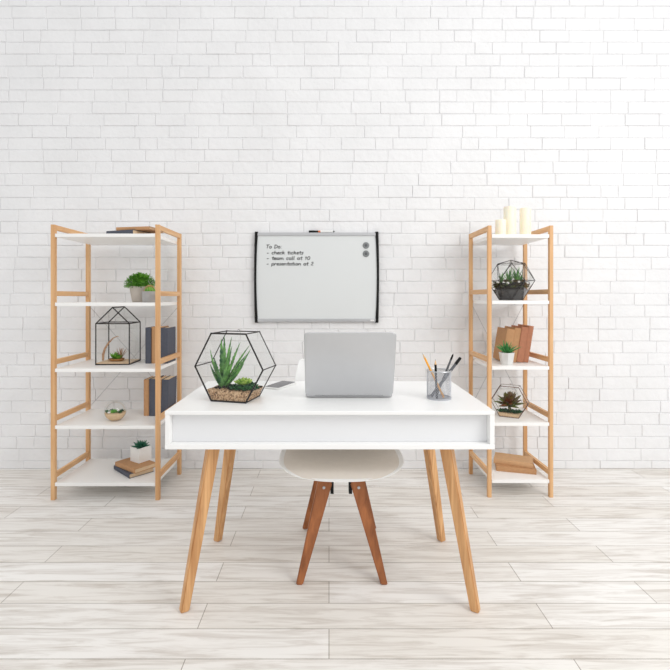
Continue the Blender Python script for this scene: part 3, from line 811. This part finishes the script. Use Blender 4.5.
# cactus in concrete pot
t = thing('potted_cactus', (-1.078, 2.775, SHL[3]), 'small round cactus with tan spines in a grey concrete pot beside the bushy plant', 'potted plant')
ob('pot', MB().lathe(potprof(.046, .043, .066), 32), M['concrete'], t, smooth=True)
m = MB(); n = 26; ringsC = []
for j in range(11):
    th = pi*.5*j/10; ring_ = []
    for i in range(n):
        rr2 = .030*cos(th)*(1+.09*(1 if i % 2 else -1)*cos(th)); ring_.append(m.bm.verts.new((rr2*cos(2*pi*i/n), rr2*sin(2*pi*i/n), .058+.040*sin(th))))
    ringsC.append(ring_)
for A_, B_ in zip(ringsC, ringsC[1:]):
    for i in range(n): m.bm.faces.new((A_[i], A_[(i+1) % n], B_[(i+1) % n], B_[i]))
ob('cactus', m, M['green'], t)
m = MB()
for i in range(13):
    for j in range(1, 9):
        th = pi*.5*j/9; a2 = 2*pi*(i*2+1)/n
        nrm = Vector((cos(th)*cos(a2), cos(th)*sin(a2), sin(th)))
        b_ = Vector((.0325*cos(th)*cos(a2), .0325*cos(th)*sin(a2), .058+.0405*sin(th)))
        for k in range(3):
            dv = (nrm+Vector((rng.uniform(-.6, .6), rng.uniform(-.6, .6), rng.uniform(-.4, .6)))).normalized()
            m.tube([b_, b_+dv*.007], .0008, 3)
ob('spines', m, M['spine'], t, label='tan spines')
# square pot
t = thing('potted_succulent', (-1.169, 2.865, SHL[0]+.0525), 'dark green succulent in a square white pot on the stacked books', 'potted plant', rz=radians(-32))
S_ = .087
m = MB().box((0, 0, .006), (S_, S_, .012)); hh = .088
for dx_, dy_, wx, wy in ((-1, 0, .006, S_), (1, 0, .006, S_), (0, -1, S_-.012, .006), (0, 1, S_-.012, .006)):
    m.box((dx_*(S_/2-.003), dy_*(S_/2-.003), .012+(hh-.012)/2), (wx, wy, hh-.012))
ob('pot', m, M['ceramic'], t, label='square white pot')
ob('soil', MB().box((0, 0, .044), (S_-.0125, S_-.0125, .064)), M['soil'], t)
m = MB(); rosette(m, (0, 0, .074), 32, .072, .019, 3, .05, 1.35, .5, -.15, 9, .4)
ob('foliage', m, M['teal'], t)
# small pot on right shelf
t = thing('potted_haworthia', (1.064, 2.757, SHR[2]), 'small spiky green plant in a pale round pot before the leaning brown books', 'potted plant')
ob('pot', MB().lathe(potprof(.046, .036, .072), 7), M['palestone'], t, label='faceted pale pot')
m = MB(); rosette(m, (0, 0, .058), 28, .100, .015, 3, .3, .98, .3, .15, 12, .4); rosette(m, (0, 0, .06), 8, .100, .014, 3, .05, .4, .3, .1, 3, .4)
ob('foliage', m, leafmat('haworthia_leaf', srgb(30, 104, 48), srgb(84, 166, 84), 40), t)

# ------------------------------------------------------------------ glass globe
gx, gy, gr = -1.279, 2.76, .062
t = thing('globe_terrarium', (gx, gy, SHL[1]), 'round open glass bowl with sand and tiny succulents on the left shelving unit', 'terrarium')
m = MB(); pr = []
for i in range(15):
    a2 = radians(-68+i*(68+58)/14); pr.append((gr*cos(a2), gr*.93+gr*sin(a2)))
z_off = -pr[0][1]+.0005
m.lathe([(0, .0005)]+[(r, z_+z_off) for r, z_ in pr], 32)
ob('glass_bowl', m, M['glass'], t, smooth=True)
m = MB(); ps = [(0, .003)]
for i in range(9):
    a2 = radians(-66+i*56/8); ps.append(((gr-.002)*cos(a2), gr*.93+z_off+(gr-.002)*sin(a2)))
ps.append((0, ps[-1][1]+.001)); m.lathe(ps, 32); ztop = ps[-1][1]
ob('sand', m, M['sand'], t, smooth=True)
m = MB()
for i, (x_, y_) in enumerate([(-.005, -.02), (.012, -.005), (-.012, .012)]): rosette(m, (x_, y_, ztop), 14, .024, .013, 3, .05, 1.3, .5, -.2, i)
ob('bright_succulent', m, M['green'], t, label='bright green succulent')
m = MB()
for i, (x_, y_) in enumerate([(-.04, -.015), (.035, -.018), (.03, .02), (-.03, .025), (-.048, .0)]):
    m = MB(); rosette(m, (x_, y_, ztop), 12, .022, .012, 3, .05, 1.4, .5, -.2, i+5)
    ob('dark_succulent', m, M['dgreen'], t, label='dark green succulent')
for x_, y_, z_, r_ in ((-.022, -.034, .006, .009), (.022, -.012, .012, .007)):
    ob('pebble', MB().blob((x_, y_, ztop+z_), r_, 1, .8, .4, 3), M['stone'], t, label='white pebble')

# ------------------------------------------------------------------ wire house
hx0, hy0 = -1.3075, 2.785
t = thing('wire_house_terrarium', (hx0, hy0, SHL[2]), 'house-shaped black wire terrarium with a pale wooden floor on the left shelving unit', 'terrarium', rz=radians(3))
w2, dd, he, hr = .099, .185, .250, .348
ob('wooden_floor', MB().box((0, dd/2, .008), (2*w2-.004, dd-.004, .009)), M['base_wood'], t, label='pale wooden floor')
m = MB(); rw = .0036
F = lambda y: [(-w2, y, rw), (w2, y, rw), (w2, y, he), (0, y, hr), (-w2, y, he)]
for y in (0, dd):
    P = F(y)
    for k in range(5): m.tube([P[k], P[(k+1) % 5]], rw, 8)
    m.tube([P[2], P[4]], rw*.9, 8)
    for p in P: m.blob(p, rw*1.15, 1)
for a1, b1 in zip(F(0), F(dd)): m.tube([a1, b1], rw, 8)
ob('frame', m, M['wire'], t, smooth=True)
m = MB(); A_, B_ = F(0), F(dd)
for k in (1, 2, 3, 4): m.quad(A_[k], A_[(k+1) % 5], B_[(k+1) % 5], B_[k])
m.quad(*B_)
ob('glass_panes', m, M['glass'], t)
t2 = thing('succulent_tray', (-1.328, 2.885, SHL[2]+.0127), 'bright green succulent in a low round brown tray inside the wire house', 'potted plant')
ob('tray', MB().lathe([(0, 0), (.036, 0), (.044, .006), (.045, .014), (.040, .015), (.037, .008), (0, .008)], 28), M['woven'], t2, smooth=True)
m = MB()
for c, L_ in (((-.010, 0, .008), .068), ((.012, -.01, .008), .052), ((-.022, .01, .01), .045)): rosette(m, c, 12, L_, .018, 3, .05, 1.1, .6, -.1, int(L_*1000))
ob('foliage', m, M['green'], t2)
m = MB()
for k in range(14): m.leaf((.022, .004, .008), k*2.4, .1+.6*k/14, .078, .006, .1, .4, 5, .4)
ob('feathery_sprig', m, M['stick'], t2, label='greyish feathery sprig')
tw = ob('driftwood_twig', MB().tube([(-1.392, 2.84, SHL[2]+.0205), (-1.396, 2.85, SHL[2]+.055), (-1.393, 2.865, SHL[2]+.090), (-1.370, 2.87, SHL[2]+.128), (-1.345, 2.875, SHL[2]+.155), (-1.322, 2.88, SHL[2]+.166), (-1.312, 2.88, SHL[2]+.160)], [.007, .0075, .0066, .0052, .0038, .0025, .0012], 8), M['stick'], smooth=True)
tw.location = (0, 0, 0)
setp(tw, 'brown curved twig leaning inside the wire house at its left', 'twig')
